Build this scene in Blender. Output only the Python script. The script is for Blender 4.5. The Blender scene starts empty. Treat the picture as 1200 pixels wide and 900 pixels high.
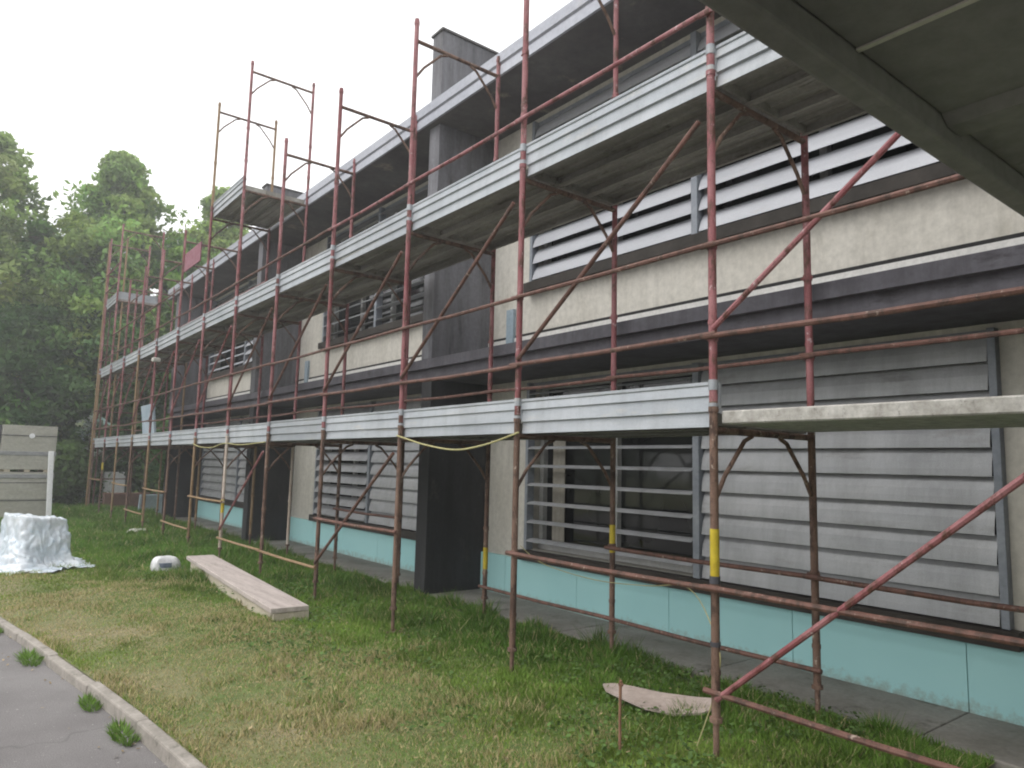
import bpy, math, random
import numpy as np
from mathutils import Vector, Matrix
random.seed(7); rng = np.random.default_rng(11)
scene = bpy.context.scene
COL = scene.collection

# ------------------------------------------------------------------ helpers
class MB:
    """collects shapes into one mesh"""
    def __init__(s): s.v = []; s.f = []
    def add(s, vs, fs):
        b = len(s.v); s.v += [tuple(p) for p in vs]; s.f += [tuple(b + i for i in f) for f in fs]
    def box(s, x0, x1, y0, y1, z0, z1):
        s.add([(x0,y0,z0),(x1,y0,z0),(x1,y1,z0),(x0,y1,z0),(x0,y0,z1),(x1,y0,z1),(x1,y1,z1),(x0,y1,z1)],
              [(0,3,2,1),(4,5,6,7),(0,1,5,4),(1,2,6,5),(2,3,7,6),(3,0,4,7)])
    def tube(s, pts, r, n=10, cap=True):
        pts = [Vector(p) for p in pts]; rs = r if isinstance(r, (list, tuple)) else [r]*len(pts)
        vs = []; fs = []
        t0 = (pts[1]-pts[0]).normalized()
        up = Vector((0,0,1)) if abs(t0.z) < .9 else Vector((1,0,0))
        u = t0.cross(up).normalized()
        for k, p in enumerate(pts):
            if k == 0: t = (pts[1]-pts[0])
            elif k == len(pts)-1: t = (pts[-1]-pts[-2])
            else: t = (pts[k+1]-pts[k]).normalized() + (pts[k]-pts[k-1]).normalized()
            t.normalize()
            u = (u - t*u.dot(t)).normalized(); w = t.cross(u)
            for i in range(n):
                a = 2*math.pi*i/n
                vs.append(p + rs[k]*(math.cos(a)*u + math.sin(a)*w))
        for k in range(len(pts)-1):
            for i in range(n):
                j = (i+1) % n
                fs.append((k*n+i, k*n+j, (k+1)*n+j, (k+1)*n+i))
        if cap:
            fs.append(tuple(reversed(range(n)))); fs.append(tuple((len(pts)-1)*n+i for i in range(n)))
        s.add(vs, fs)
    def prism(s, prof, y0, y1):
        """closed (x,z) profile extruded along Y"""
        n = len(prof)
        s.add([(x,y0,z) for x,z in prof] + [(x,y1,z) for x,z in prof],
              [(i,(i+1)%n,n+(i+1)%n,n+i) for i in range(n)] + [tuple(reversed(range(n))), tuple(range(n,2*n))])
    def build(s, name, mat, parent=None, smooth=False, bevel=0):
        me = bpy.data.meshes.new(name); me.from_pydata(s.v, [], s.f); me.update()
        if mat: me.materials.append(mat)
        o = bpy.data.objects.new(name, me); COL.objects.link(o)
        if parent is not None: o.parent = parent
        if smooth:
            for p in me.polygons: p.use_smooth = True
            me.set_sharp_from_angle(angle=math.radians(40))
        if bevel:
            m = o.modifiers.new('bevel', 'BEVEL'); m.width = bevel; m.segments = 2; m.limit_method = 'ANGLE'
        return o

def tag(o, label=None, cat=None, group=None, kind=None):
    if label: o['label'] = label
    if cat: o['category'] = cat
    if group: o['group'] = group
    if kind: o['kind'] = kind
    return o
def thing(name, label, cat, loc=(0,0,0), rz=0, group=None):
    o = bpy.data.objects.new(name, None); o.empty_display_size = .2; COL.objects.link(o)
    o.location = loc; o.rotation_euler = (0,0,rz)
    return tag(o, label, cat, group)
def copy_part(o, parent, loc=None, mat=None):
    c = o.copy(); COL.objects.link(c); c.parent = parent
    if loc is not None: c.location = loc
    for ch in o.children: copy_part(ch, c, None, mat)
    if mat and c.name.startswith('upright') and c.data.materials:
        c.material_slots[0].link = 'OBJECT'; c.material_slots[0].material = mat
    return c

# ------------------------------------------------------------------ materials
def newmat(name):
    m = bpy.data.materials.new(name); m.use_nodes = True
    nt = m.node_tree; b = nt.nodes['Principled BSDF']
    return m, nt, b
def noise(nt, scale, detail=5, rough=.6, stretch=(1,1,1), coord='pos', off=(0,0,0)):
    if coord == 'pos': src = nt.nodes.new('ShaderNodeNewGeometry').outputs['Position']
    else: src = nt.nodes.new('ShaderNodeTexCoord').outputs['Object']
    mp = nt.nodes.new('ShaderNodeMapping'); mp.inputs['Scale'].default_value = stretch; mp.inputs['Location'].default_value = off
    nt.links.new(src, mp.inputs[0])
    n = nt.nodes.new('ShaderNodeTexNoise'); n.inputs['Scale'].default_value = scale; n.inputs['Detail'].default_value = detail; n.inputs['Roughness'].default_value = rough
    nt.links.new(mp.outputs[0], n.inputs['Vector'])
    return n.outputs['Fac']
def ramp(nt, fac, stops):
    r = nt.nodes.new('ShaderNodeValToRGB'); e = r.color_ramp.elements
    while len(e) < len(stops): e.new(.5)
    for el, (p, c) in zip(e, stops): el.position = p; el.color = (*c, 1) if len(c) == 3 else c
    nt.links.new(fac, r.inputs[0]); return r.outputs[0]
def mix(nt, fac, a, b, mode='MIX'):
    m = nt.nodes.new('ShaderNodeMix'); m.data_type = 'RGBA'; m.blend_type = mode
    for k, v in ((0, fac), (6, a), (7, b)):
        if isinstance(v, (int, float)): m.inputs[k].default_value = v
        elif isinstance(v, tuple): m.inputs[k].default_value = (*v, 1)
        else: nt.links.new(v, m.inputs[k])
    return m.outputs[2]
def bump(nt, b, fac, strength=.3, dist=.01):
    n = nt.nodes.new('ShaderNodeBump'); n.inputs['Strength'].default_value = strength; n.inputs['Distance'].default_value = dist
    nt.links.new(fac, n.inputs['Height']); nt.links.new(n.outputs[0], b.inputs['Normal'])
def vary(nt, col, lo, hi):
    oi = nt.nodes.new('ShaderNodeObjectInfo')
    return mix(nt, 1.0, col, ramp(nt, oi.outputs['Random'], [(0, (lo,lo,lo)), (1, (hi,hi,hi))]), 'MULTIPLY')
def mottled(name, c1, c2, scale=3, rough=.85, metal=0, stretch=(1,1,1), c3=None, s2=25, lo=.35, hi=.65, bmp=.2, bd=.005, spec=.3, var=0, streak=0):
    m, nt, b = newmat(name)
    col = ramp(nt, noise(nt, scale, 6, .65, stretch), [(lo, c1), (hi, c2)])
    fine = noise(nt, s2, 4, .7)
    if c3: col = mix(nt, ramp(nt, noise(nt, scale*2.3, 7, .7, stretch, off=(5,3,9)), [(.58, (0,0,0)), (.68, (1,1,1))]), col, c3)
    col = mix(nt, .35, col, ramp(nt, fine, [(.3, (.55,.55,.55)), (.7, (1.3,1.3,1.3))]), 'MULTIPLY')
    if var: col = vary(nt, col, 1-var, 1+var*.6)
    if streak: col = mix(nt, streak, col, ramp(nt, noise(nt, 5, 6, .7, (1,1,.09)), [(.38, (.45,.44,.42)), (.55, (1,1,1)), (.75, (1.25,1.25,1.25))]), 'MULTIPLY')
    nt.links.new(col, b.inputs['Base Color'])
    b.inputs['Roughness'].default_value = rough; b.inputs['Metallic'].default_value = metal; b.inputs['Specular IOR Level'].default_value = spec
    if bmp: bump(nt, b, fine, bmp, bd)
    return m

def steel(name, paint, paint2, rust, splash, amt=.62, rough=.55):
    m, nt, b = newmat(name)
    col = ramp(nt, noise(nt, 5, 5, .6, (1,1,.5)), [(.35, paint), (.65, paint2)])
    col = mix(nt, ramp(nt, noise(nt, 13, 8, .75, (1,1,.4), off=(3,1,7)), [(amt-.06, (0,0,0)), (amt+.03, (1,1,1))]), col, rust)
    col = mix(nt, ramp(nt, noise(nt, 21, 7, .75, (1,1,.7), off=(9,4,2)), [(.60, (0,0,0)), (.66, (1,1,1))]), col, splash)
    fine = noise(nt, 120, 3, .7)
    col = mix(nt, .5, col, ramp(nt, fine, [(.3, (.5,.5,.5)), (.7, (1.35,1.35,1.35))]), 'MULTIPLY')
    nt.links.new(col, b.inputs['Base Color']); b.inputs['Roughness'].default_value = rough; b.inputs['Specular IOR Level'].default_value = .35
    bump(nt, b, fine, .25, .002)
    return m
M = {}
M['red_steel'] = steel('red_painted_steel', (.20,.055,.06), (.33,.15,.155), (.10,.045,.032), (.48,.37,.37), .565)
M['brown_steel'] = steel('rusty_steel', (.12,.07,.05), (.215,.135,.10), (.065,.038,.028), (.40,.34,.28), .55, .7)
M['rail_steel'] = steel('rust_red_rail_steel', (.105,.05,.037), (.17,.085,.066), (.07,.04,.03), (.36,.28,.23), .55, .65)
M['pale_steel'] = mottled('paint_splashed_steel', (.42,.33,.26), (.55,.48,.42), 9, .6, 0, (1,1,.4), (.2,.1,.07), 50)
M['ochre_steel'] = mottled('ochre_rusty_steel', (.20,.125,.065), (.29,.20,.115), 9, .65, 0, (1,1,.6), (.14,.08,.05), 50)
M['galv'] = mottled('galvanised_sheet', (.30,.325,.35), (.40,.42,.44), 4, .5, .2, (1,.25,1), (.40,.40,.39), 140, bmp=.03, bd=.002, spec=.5, var=.16, streak=.25)
M['deck'] = mottled('weathered_steel_deck', (.22,.21,.185), (.37,.36,.325), 4, .65, .2, (1,.3,1), (.11,.09,.07), 30, bmp=.1, var=.2)
M['deck_pale'] = mottled('mortar_splashed_deck', (.30,.285,.255), (.50,.485,.45), 12, .85, 0, (1,1,1), (.2,.19,.17), 50)
M['yellow'] = mottled('yellow_tape', (.42,.31,.02), (.55,.43,.04), 8, .5)
M['plaster'] = mottled('beige_plaster', (.54,.515,.455), (.64,.615,.555), .9, .9, 0, (1,1,.5), (.49,.465,.405), 14, bmp=.15, bd=.003, streak=.18)
M['pier'] = mottled('grey_render', (.15,.15,.165), (.21,.21,.225), 1.1, .85, 0, (1,1,.35), (.10,.095,.10), 20, bmp=.3, streak=.7)
M['pier_low'] = mottled('grey_render_darker', (.026,.027,.029), (.04,.04,.042), 1.5, .7, 0, (1,1,.6), (.06,.057,.052), 25, bmp=.3, streak=.6)  # lower fins: set much darker than the upper ones
M['ledge'] = mottled('dark_violet_grey_render', (.085,.08,.092), (.125,.12,.135), 2, .75, 0, (1,.3,1), (.06,.055,.06), 20, streak=.4)
M['soffit'] = mottled('stained_dark_concrete', (.08,.075,.075), (.14,.135,.13), 1.0, .9, 0, (1,1,1), (.22,.195,.16), 10, bmp=.25, lo=.4, hi=.7)
M['trim'] = mottled('white_trim', (.62,.61,.58), (.72,.71,.68), 3, .7)
M['groove'] = mottled('black_joint', (.02,.02,.02), (.035,.035,.035), 6, .9)
def teal():
    m, nt, b = newmat('teal_foam_board')
    col = ramp(nt, noise(nt, .6, 4), [(.35, (.37,.66,.665)), (.65, (.41,.70,.70))])
    col = mix(nt, ramp(nt, noise(nt, 3.2, 7, .75, off=(4,2,6)), [(.66, (0,0,0)), (.74, (.3,.3,.3))]), col, (.62,.72,.70))
    sx = nt.nodes.new('ShaderNodeSeparateXYZ'); g_ = nt.nodes.new('ShaderNodeNewGeometry'); nt.links.new(g_.outputs['Position'], sx.inputs[0])
    mr = nt.nodes.new('ShaderNodeMapRange'); mr.inputs[1].default_value = .02; mr.inputs[2].default_value = .17; mr.inputs[3].default_value = .30; mr.inputs[4].default_value = -.12
    nt.links.new(sx.outputs[2], mr.inputs[0]); ad = nt.nodes.new('ShaderNodeMath'); nt.links.new(mr.outputs[0], ad.inputs[0]); nt.links.new(noise(nt, 16, 7, .75), ad.inputs[1])
    col = mix(nt, ramp(nt, ad.outputs[0], [(.58, (0,0,0)), (.85, (.6,.6,.6))]), col, (.26,.23,.17))      # soil splashed up from the ground
    col = vary(nt, col, .93, 1.04)
    nt.links.new(col, b.inputs['Base Color']); b.inputs['Roughness'].default_value = .8; b.inputs['Specular IOR Level'].default_value = .3
    return m
M['teal'] = teal()
M['louvre'] = mottled('grey_aluminium_louvre', (.36,.37,.385), (.46,.465,.475), 2.5, .5, .1, (1,.3,1), (.32,.32,.32), 160, bmp=.02, spec=.4, streak=.3)
M['louvre_white'] = mottled('pale_aluminium_louvre', (.39,.40,.43), (.47,.48,.51), 2.5, .45, .1, (1,.3,1), (.42,.42,.43), 160, bmp=.02, spec=.4)
M['frame'] = mottled('blue_grey_window_frame', (.20,.22,.25), (.28,.30,.33), 3, .5)
M['inner_frame'] = mottled('pale_inner_frame', (.40,.40,.39), (.5,.5,.48), 3, .5)
M['sill'] = mottled('dark_brown_sill', (.03,.026,.022), (.05,.043,.037), 4, .7)
M['curtain'] = mottled('beige_curtain', (.30,.28,.24), (.40,.37,.32), 5, .9, 0, (1,6,.3))
M['concrete'] = mottled('apron_concrete', (.21,.195,.17), (.33,.31,.28), 1.6, .9, 0, (1,1,1), (.15,.14,.12), 30, bmp=.3)
M['kerb'] = mottled('worn_kerb_stone', (.22,.20,.175), (.34,.31,.275), 5, .9, 0, (1,1,1), (.12,.115,.09), 35, bmp=.4)
def asphalt():
    m, nt, b = newmat('grey_asphalt')
    col = ramp(nt, noise(nt, .9, 7, .65), [(.35, (.15,.14,.138)), (.65, (.21,.20,.196))])
    grit = noise(nt, 150, 3, .75)
    col = mix(nt, .7, col, ramp(nt, grit, [(.32, (.45,.45,.45)), (.68, (1.5,1.5,1.5))]), 'MULTIPLY')
    col = mix(nt, ramp(nt, noise(nt, 42, 2, .5, off=(2,7,1)), [(.71, (0,0,0)), (.75, (1,1,1))]), col, (.34,.33,.31))
    vo = nt.nodes.new('ShaderNodeTexVoronoi'); vo.feature = 'DISTANCE_TO_EDGE'; vo.inputs['Scale'].default_value = .33
    g_ = nt.nodes.new('ShaderNodeNewGeometry'); wob = nt.nodes.new('ShaderNodeTexNoise'); wob.inputs['Scale'].default_value = 2.5
    va = nt.nodes.new('ShaderNodeVectorMath'); va.operation = 'MULTIPLY_ADD'; va.inputs[1].default_value = (.5,.5,.5)
    nt.links.new(g_.outputs['Position'], wob.inputs['Vector']); nt.links.new(wob.outputs['Color'], va.inputs[0]); nt.links.new(g_.outputs['Position'], va.inputs[2]); nt.links.new(va.outputs[0], vo.inputs['Vector'])
    col = mix(nt, ramp(nt, vo.outputs['Distance'], [(.0008, (.35,.35,.35)), (.003, (0,0,0))]), col, (.06,.06,.055))
    nt.links.new(col, b.inputs['Base Color']); b.inputs['Roughness'].default_value = .93; b.inputs['Specular IOR Level'].default_value = .2
    bump(nt, b, grit, .6, .006)
    return m
M['asphalt'] = asphalt()
M['canopy'] = mottled('old_painted_concrete', (.20,.192,.19), (.245,.235,.235), .9, .85, 0, (1,1,1), (.12,.116,.105), 12, bmp=.1)
M['fascia'] = mottled('zinc_fascia', (.30,.31,.35), (.40,.41,.45), 2, .5, .2, (1,.3,1), (.36,.36,.38), 20)
M['plank'] = mottled('grey_weathered_board', (.36,.31,.285), (.48,.42,.39), 3, .85, 0, (6,.5,1), (.26,.22,.20), 30)
M['plank_side'] = mottled('pale_timber_beam', (.42,.37,.29), (.52,.46,.37), 3, .85, 0, (6,.5,1), (.33,.28,.22), 30)
M['foil'] = mottled('white_plastic_sheet', (.48,.55,.61), (.62,.65,.68), 3.5, .3, 0, (1,1,1), (.40,.49,.57), 20, bmp=.1, spec=.6)
M['bag'] = mottled('white_bag', (.55,.55,.56), (.66,.66,.66), 6, .45)
M['bag_blue'] = mottled('dark_blue_print', (.10,.12,.18), (.2,.23,.3), 8, .5)
M['pack'] = mottled('wrapped_mineral_wool', (.33,.32,.275), (.40,.39,.34), 2.5, .45, 0, (.8,.8,2.2), (.43,.425,.39), 14, bmp=.3, bd=.02, spec=.5)
M['pack_edge'] = mottled('grey_pack_film', (.22,.225,.23), (.32,.325,.33), 4, .4, 0, (1,1,4), None, 14, bmp=.2)
M['dark_film'] = mottled('dark_film', (.05,.05,.06), (.09,.09,.10), 4, .5)
M['white'] = mottled('white_plastic', (.76,.76,.78), (.83,.83,.84), 3, .5)
M['cord'] = mottled('yellow_green_cord', (.34,.31,.14), (.42,.39,.2), 20, .7)
M['scrap'] = mottled('pinkish_cardboard', (.33,.27,.235), (.42,.35,.31), 5, .9, 0, (1,1,1), (.27,.22,.19), 30)
M['stake'] = mottled('rusty_stake', (.17,.09,.055), (.27,.15,.10), 14, .8)
M['sheet_blue'] = mottled('blue_grey_foam_sheet', (.28,.36,.42), (.40,.47,.52), 2, .7)
M['net'] = mottled('magenta_net', (.20,.07,.09), (.27,.13,.16), 8, .8)
M['grey_sheet'] = mottled('grey_metal_sheet', (.20,.20,.22), (.28,.28,.30), 3, .5)
M['bark'] = mottled('bark', (.06,.05,.04), (.12,.10,.08), 5, .9, 0, (1,1,.3), None, 30, bmp=.5)
M['stone'] = mottled('pale_stone', (.42,.40,.36), (.55,.53,.49), 8, .9)
M['brick'] = mottled('brick_red', (.13,.075,.055), (.19,.11,.085), 6, .9)

def glassmat():
    m, nt, b = newmat('dark_window_glass')
    nt.links.new(ramp(nt, noise(nt, .9, 3), [(.4, (.010,.011,.012)), (.65, (.03,.032,.03))]), b.inputs['Base Color'])
    b.inputs['Roughness'].default_value = .06; b.inputs['Specular IOR Level'].default_value = .5
    return m
M['glass'] = glassmat()

def attrmat(name, rough=.6, trans=.4):
    """leaf / blade colour from a per-vertex attribute (the plant's own colour)"""
    m, nt, b = newmat(name)
    a = nt.nodes.new('ShaderNodeAttribute'); a.attribute_name = 'tint'
    nt.links.new(a.outputs['Color'], b.inputs['Base Color']); b.inputs['Roughness'].default_value = rough; b.inputs['Specular IOR Level'].default_value = .25
    t = nt.nodes.new('ShaderNodeBsdfTranslucent'); nt.links.new(a.outputs['Color'], t.inputs['Color'])
    ms = nt.nodes.new('ShaderNodeMixShader'); ms.inputs[0].default_value = trans
    out = nt.nodes['Material Output']
    nt.links.new(b.outputs[0], ms.inputs[1]); nt.links.new(t.outputs[0], ms.inputs[2]); nt.links.new(ms.outputs[0], out.inputs[0])
    return m
M['leaf'] = attrmat('foliage', .55, .45)
M['blade'] = attrmat('grass_blade', .7, .3)

def lawnmat():
    m, nt, b = newmat('lawn_soil')
    n1 = noise(nt, .75, 5, .6); n2 = noise(nt, 9, 6, .7); n3 = noise(nt, 60, 3, .7)
    green = ramp(nt, n2, [(.3, (.06,.095,.02)), (.7, (.125,.18,.04))])
    dry = ramp(nt, n3, [(.3, (.13,.12,.055)), (.7, (.31,.265,.155))])
    sx = nt.nodes.new('ShaderNodeSeparateXYZ'); g = nt.nodes.new('ShaderNodeNewGeometry'); nt.links.new(g.outputs['Position'], sx.inputs[0])
    mr = nt.nodes.new('ShaderNodeMapRange'); mr.inputs[1].default_value = 1.2; mr.inputs[2].default_value = 4.0; mr.inputs[3].default_value = .06; mr.inputs[4].default_value = -.26
    nt.links.new(sx.outputs[0], mr.inputs[0])
    ad = nt.nodes.new('ShaderNodeMath'); ad.operation = 'ADD'; nt.links.new(n1, ad.inputs[0]); nt.links.new(mr.outputs[0], ad.inputs[1])
    f = ramp(nt, ad.outputs[0], [(.46, (0,0,0)), (.66, (1,1,1))])
    nt.links.new(mix(nt, f, green, dry), b.inputs['Base Color']); b.inputs['Roughness'].default_value = .95
    bump(nt, b, n3, .6, .02)
    return m
M['lawn'] = lawnmat()

# ------------------------------------------------------------------ camera  (solved from the photograph's vanishing points)
F, YAW, PIT, ROLL, H = 841.70, .6659, .1134, .0233, 1.566
fw = Vector((math.sin(YAW)*math.cos(PIT), math.cos(YAW)*math.cos(PIT), math.sin(PIT)))
r0 = Vector((math.cos(YAW), -math.sin(YAW), 0)); u0 = r0.cross(fw)
rt = math.cos(ROLL)*r0 + math.sin(ROLL)*u0; up = -math.sin(ROLL)*r0 + math.cos(ROLL)*u0
cd = bpy.data.cameras.new('camera'); cam = bpy.data.objects.new('camera', cd); COL.objects.link(cam)
cam.matrix_world = Matrix(((rt.x, up.x, -fw.x, 0), (rt.y, up.y, -fw.y, 0), (rt.z, up.z, -fw.z, H), (0,0,0,1)))
cd.sensor_fit = 'HORIZONTAL'; cd.sensor_width = 36; cd.lens = 36*F/1200; cd.clip_start = .05; cd.clip_end = 2000
scene.camera = cam

# ------------------------------------------------------------------ light: bright overcast morning
SUN_EL, SUN_AZ = math.radians(56), math.radians(-72)        # azimuth from +Y towards +X
w = bpy.data.worlds.new('World'); scene.world = w; w.use_nodes = True
nt = w.node_tree; bg = nt.nodes['Background']
sky = nt.nodes.new('ShaderNodeTexSky'); sky.sky_type = 'NISHITA'; sky.sun_disc = False
sky.sun_elevation = SUN_EL; sky.sun_rotation = SUN_AZ; sky.air_density = 1.0; sky.dust_density = 5.0; sky.ozone_density = .6
hs = nt.nodes.new('ShaderNodeHueSaturation'); hs.inputs['Saturation'].default_value = .16
nt.links.new(sky.outputs[0], hs.inputs['Color'])
cn = nt.nodes.new('ShaderNodeTexNoise'); cn.inputs['Scale'].default_value = 2.2; cn.inputs['Detail'].default_value = 4          # thin even cloud over the sky
tc = nt.nodes.new('ShaderNodeTexCoord'); nt.links.new(tc.outputs['Generated'], cn.inputs['Vector'])
cl = ramp(nt, cn.outputs['Fac'], [(.3, (6.6,6.65,6.75)), (.7, (8.0,8.0,8.0))])
nt.links.new(mix(nt, .68, hs.outputs[0], cl), bg.inputs[0]); bg.inputs[1].default_value = .15
sd = bpy.data.lights.new('sun', 'SUN'); sd.energy = .5; sd.angle = math.radians(45); sd.color = (1, .97, .92)
so = bpy.data.objects.new('sun', sd); COL.objects.link(so)
sdir = Vector((math.sin(SUN_AZ)*math.cos(SUN_EL), math.cos(SUN_AZ)*math.cos(SUN_EL), math.sin(SUN_EL)))
so.rotation_euler = sdir.to_track_quat('Z', 'Y').to_euler()
scene.view_settings.view_transform = 'Standard'; scene.view_settings.look = 'None'
scene.view_settings.exposure = 0.88
scene.cycles.filter_width = 2.0; scene.view_settings.gamma = 1; scene.view_settings.use_curve_mapping = False

# thin volume added to imitate lens glare veiling the distance
hz = MB(); hz.box(-135, 135, -125, 175, -1.1, 14.6)
hm = bpy.data.materials.new('glare_haze'); hm.use_nodes = True; hn = hm.node_tree
hn.nodes.remove(hn.nodes['Principled BSDF']); pv = hn.nodes.new('ShaderNodeVolumePrincipled')
pv.inputs['Color'].default_value = (.95,.96,.97,1); pv.inputs['Density'].default_value = .0042; pv.inputs['Anisotropy'].default_value = .3
hn.links.new(pv.outputs[0], hn.nodes['Material Output'].inputs['Volume'])
tag(hz.build('glare_haze', hm), kind='stuff')

# ------------------------------------------------------------------ ground
KP = [(-12,1.45),(-4,1.32),(0,1.27),(2,1.23),(4,1.165),(4.43,1.13),(6,.94),(8.57,.57),(11,0),(13.5,-.9),(16,-2.6),(18,-6),(19,-14)]
def kerb_x(y):
    for (y0,x0),(y1,x1) in zip(KP, KP[1:]):
        if y <= y1: return x0 + (x1-x0)*(y-y0)/(y1-y0)
    return KP[-1][1]
def hgt(x, y): return .018*math.sin(1.7*x+.6*y)+.014*math.sin(2.3*y-1.1*x+1)+.01*math.sin(4.1*x+3.3*y)
g = MB(); g.add([(-130,-120,-.09),(130,-120,-.09),(130,170,-.09),(-130,170,-.09)], [(0,1,2,3)])
tag(g.build('ground', M['lawn']), kind='structure')
l = MB(); ys = [-12+.25*i for i in range(int(31/.25)+1)] + [19+1.5*i for i in range(1, 40)]
NX = 30
for y in ys:
    xk = kerb_x(y)+.03 if y < 19 else -40
    for i in range(NX+1):
        t = i/NX
        x = xk + (4.70-xk)*(t/.8) if t <= .8 else 4.70 + 40*((t-.8)/.2)
        f = 1 if x < 4.5 else 0
        l.v.append((x, y, (hgt(x, y) if x < 4.6 else 0)*min(1, max(0, (x-xk)/.3)) - (.0 if x < 4.7 else .03)))
for j in range(len(ys)-1):
    for i in range(NX): l.f.append((j*(NX+1)+i, j*(NX+1)+i+1, (j+1)*(NX+1)+i+1, (j+1)*(NX+1)+i))
tag(l.build('lawn', M['lawn'], smooth=True), kind='structure')
a = MB(); n = len(KP)
a.add([(x+.03,y,-.06) for y,x in KP] + [(-60,y,-.06) for y,x in KP], [(i+1,i,n+i,n+i+1) for i in range(n-1)])
tag(a.build('path', M['asphalt']), kind='structure')
k = MB(); y = -6.0
while y < 17:
    x0, x1 = kerb_x(y), kerb_x(y+.98); dz = random.uniform(-.012,.01); dx = random.uniform(-.012,.012)
    y1 = y+.975
    vs = [(x0-.042+dx,y,-.1),(x0+.04+dx,y,-.1),(x1+.04+dx,y1,-.1),(x1-.042+dx,y1,-.1),
          (x0-.034+dx,y,.012+dz),(x0+.036+dx,y,.016+dz),(x1+.036+dx,y1,.016+dz),(x1-.034+dx,y1,.012+dz)]
    k.add(vs, [(0,3,2,1),(4,5,6,7),(0,1,5,4),(1,2,6,5),(2,3,7,6),(3,0,4,7)]); y += .985
tag(k.build('kerb', M['kerb'], bevel=.012), kind='structure')
p = MB(); y = -6.0
while y < 21:
    y1 = min(21, y+1.6); p.box(4.70+random.uniform(-.015,.015), 5.5, y, y1-.008, -.1, .022+random.uniform(-.004,.004)); y = y1
tag(p.build('pavement', M['concrete'], bevel=.01), kind='structure')

# ------------------------------------------------------------------ building
WX = 5.5                                               # outer face of the walls
bld = thing('building', 'grey and beige two storey building with louvred windows, dark fins and flat overhanging roof', 'building', (WX, 8.8, 0))
def part(mb, name, mat, parent=bld, smooth=False, bevel=0, label=None):
    o = mb.build(name, mat, None, smooth, bevel)
    root = parent
    while root.parent is not None: root = root.parent
    if parent is bld: o.location = (-WX, -8.8, 0)
    o.parent = parent
    if label: o['label'] = label
    return o
BAYS = [(1.72, 4.15, 6.62), (8.15, 10.61, 12.74), (15.0, 17.2, 20.15)]
GZ, UZ = (.60, 2.56), (3.79, 5.84)
holes = [(b[0], b[2], z[0], z[1]) for b in BAYS for z in (GZ, UZ)]
ycuts = sorted({-4.0, 20.9} | {v for h in holes for v in h[:2]}); zcuts = sorted({-.1, 5.9} | {v for h in holes for v in h[2:]})
wl = MB()
for y0, y1 in zip(ycuts, ycuts[1:]):
    for z0, z1 in zip(zcuts, zcuts[1:]):
        if any(h[0] <= y0 and y1 <= h[1] and h[2] <= z0 and z1 <= h[3] for h in holes): continue
        wl.add([(WX,y0,z0),(WX,y1,z0),(WX,y1,z1),(WX,y0,z1)], [(3,2,1,0)])
for y0,y1,z0,z1 in holes:                             # reveals
    X2 = WX+.25
    wl.add([(WX,y0,z0),(WX,y1,z0),(WX,y1,z1),(WX,y0,z1),(X2,y0,z0),(X2,y1,z0),(X2,y1,z1),(X2,y0,z1)], [(0,1,5,4),(1,2,6,5),(2,3,7,6),(3,0,4,7)])
wl.add([(WX,-4,-.1),(11,-4,-.1),(11,-4,5.9),(WX,-4,5.9),(WX,20.9,-.1),(11,20.9,-.1),(11,20.9,5.9),(WX,20.9,5.9)], [(0,1,2,3),(7,6,5,4),(1,5,6,2)])
part(wl, 'wall', M['plaster'])
rf = MB(); rf.box(4.545, 11.4, -5, 21.2, 5.9, 6.15)
roof = part(rf, 'roof', M['soffit'])
fa = MB(); fa.prism([(4.515,5.90),(4.515,6.005),(4.53,6.015),(4.53,6.03),(4.505,6.045),(4.505,6.165),(4.56,6.165),(4.544,6.15),(4.544,5.90)], -5, 21.2)
f_ = fa.build('fascia', M['fascia'], roof)
fs2 = MB(); fs2.prism([(4.60,6.151),(4.60,6.19),(5.3,6.19),(5.3,6.151)], 15.8, 20.6); fs2.build('flashing', M['grey_sheet'], roof)
lg = MB(); lg.prism([(4.585,2.735),(4.585,2.85),(5.499,2.86),(5.499,2.60),(4.66,2.60),(4.66,2.735)], -4, 20.6)
part(lg, 'ledge', M['ledge'], label='dark violet grey concrete ledge running between the storeys')
PY = [(.5,.74), (7.50,7.74), (13.95,14.19), (20.4,20.64)]
for i,(y0,y1) in enumerate(PY):
    q = MB(); q.box(4.635, WX-.001, y0, y1, -.1, 2.599); part(q, 'pier', M['pier_low'], bevel=.008, label='darker grey lower fin wall')
    q = MB(); q.box(4.62, WX-.001, y0, y1, 2.861, 5.899); part(q, 'pier', M['pier'], bevel=.008, label='grey upper fin wall')
for (y0,y1),zt in zip(PY[1:3], (7.2, 7.06)):
    q = MB(); q.box(4.62, 5.62, y0, y1, 6.151, zt-.03); ch = part(q, 'chimney', M['pier'], bevel=.008)
    c = MB(); c.box(4.60, 5.64, y0-.02, y1+.02, zt-.029, zt); c.build('cap', M['soffit'], ch)
edges = [-4] + [v for p_ in PY for v in p_] + [20.9]
for i in range(0, len(edges), 2):
    y0, y1 = edges[i]+.002, edges[i+1]-.002
    q = MB(); q.box(WX-.006, WX+.02, y0, y1, 3.155, 3.185); part(q, 'joint', M['groove'])
    q = MB(); q.box(WX-.02, WX+.02, y0, y1, 2.862, 3.15); part(q, 'trim', M['trim'])
    q = MB(); yy = y0
    while yy < y1-.01:
        ye = min(y1, yy+1.25); q.box(WX-.05, WX-.002, yy, ye-.006, .023, .475+random.uniform(-.008,.008)); yy = ye
    if i < 8: part(q, 'insulation_strip', M['teal'], label='pale teal foam insulation boards along the foot of the wall')
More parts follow.
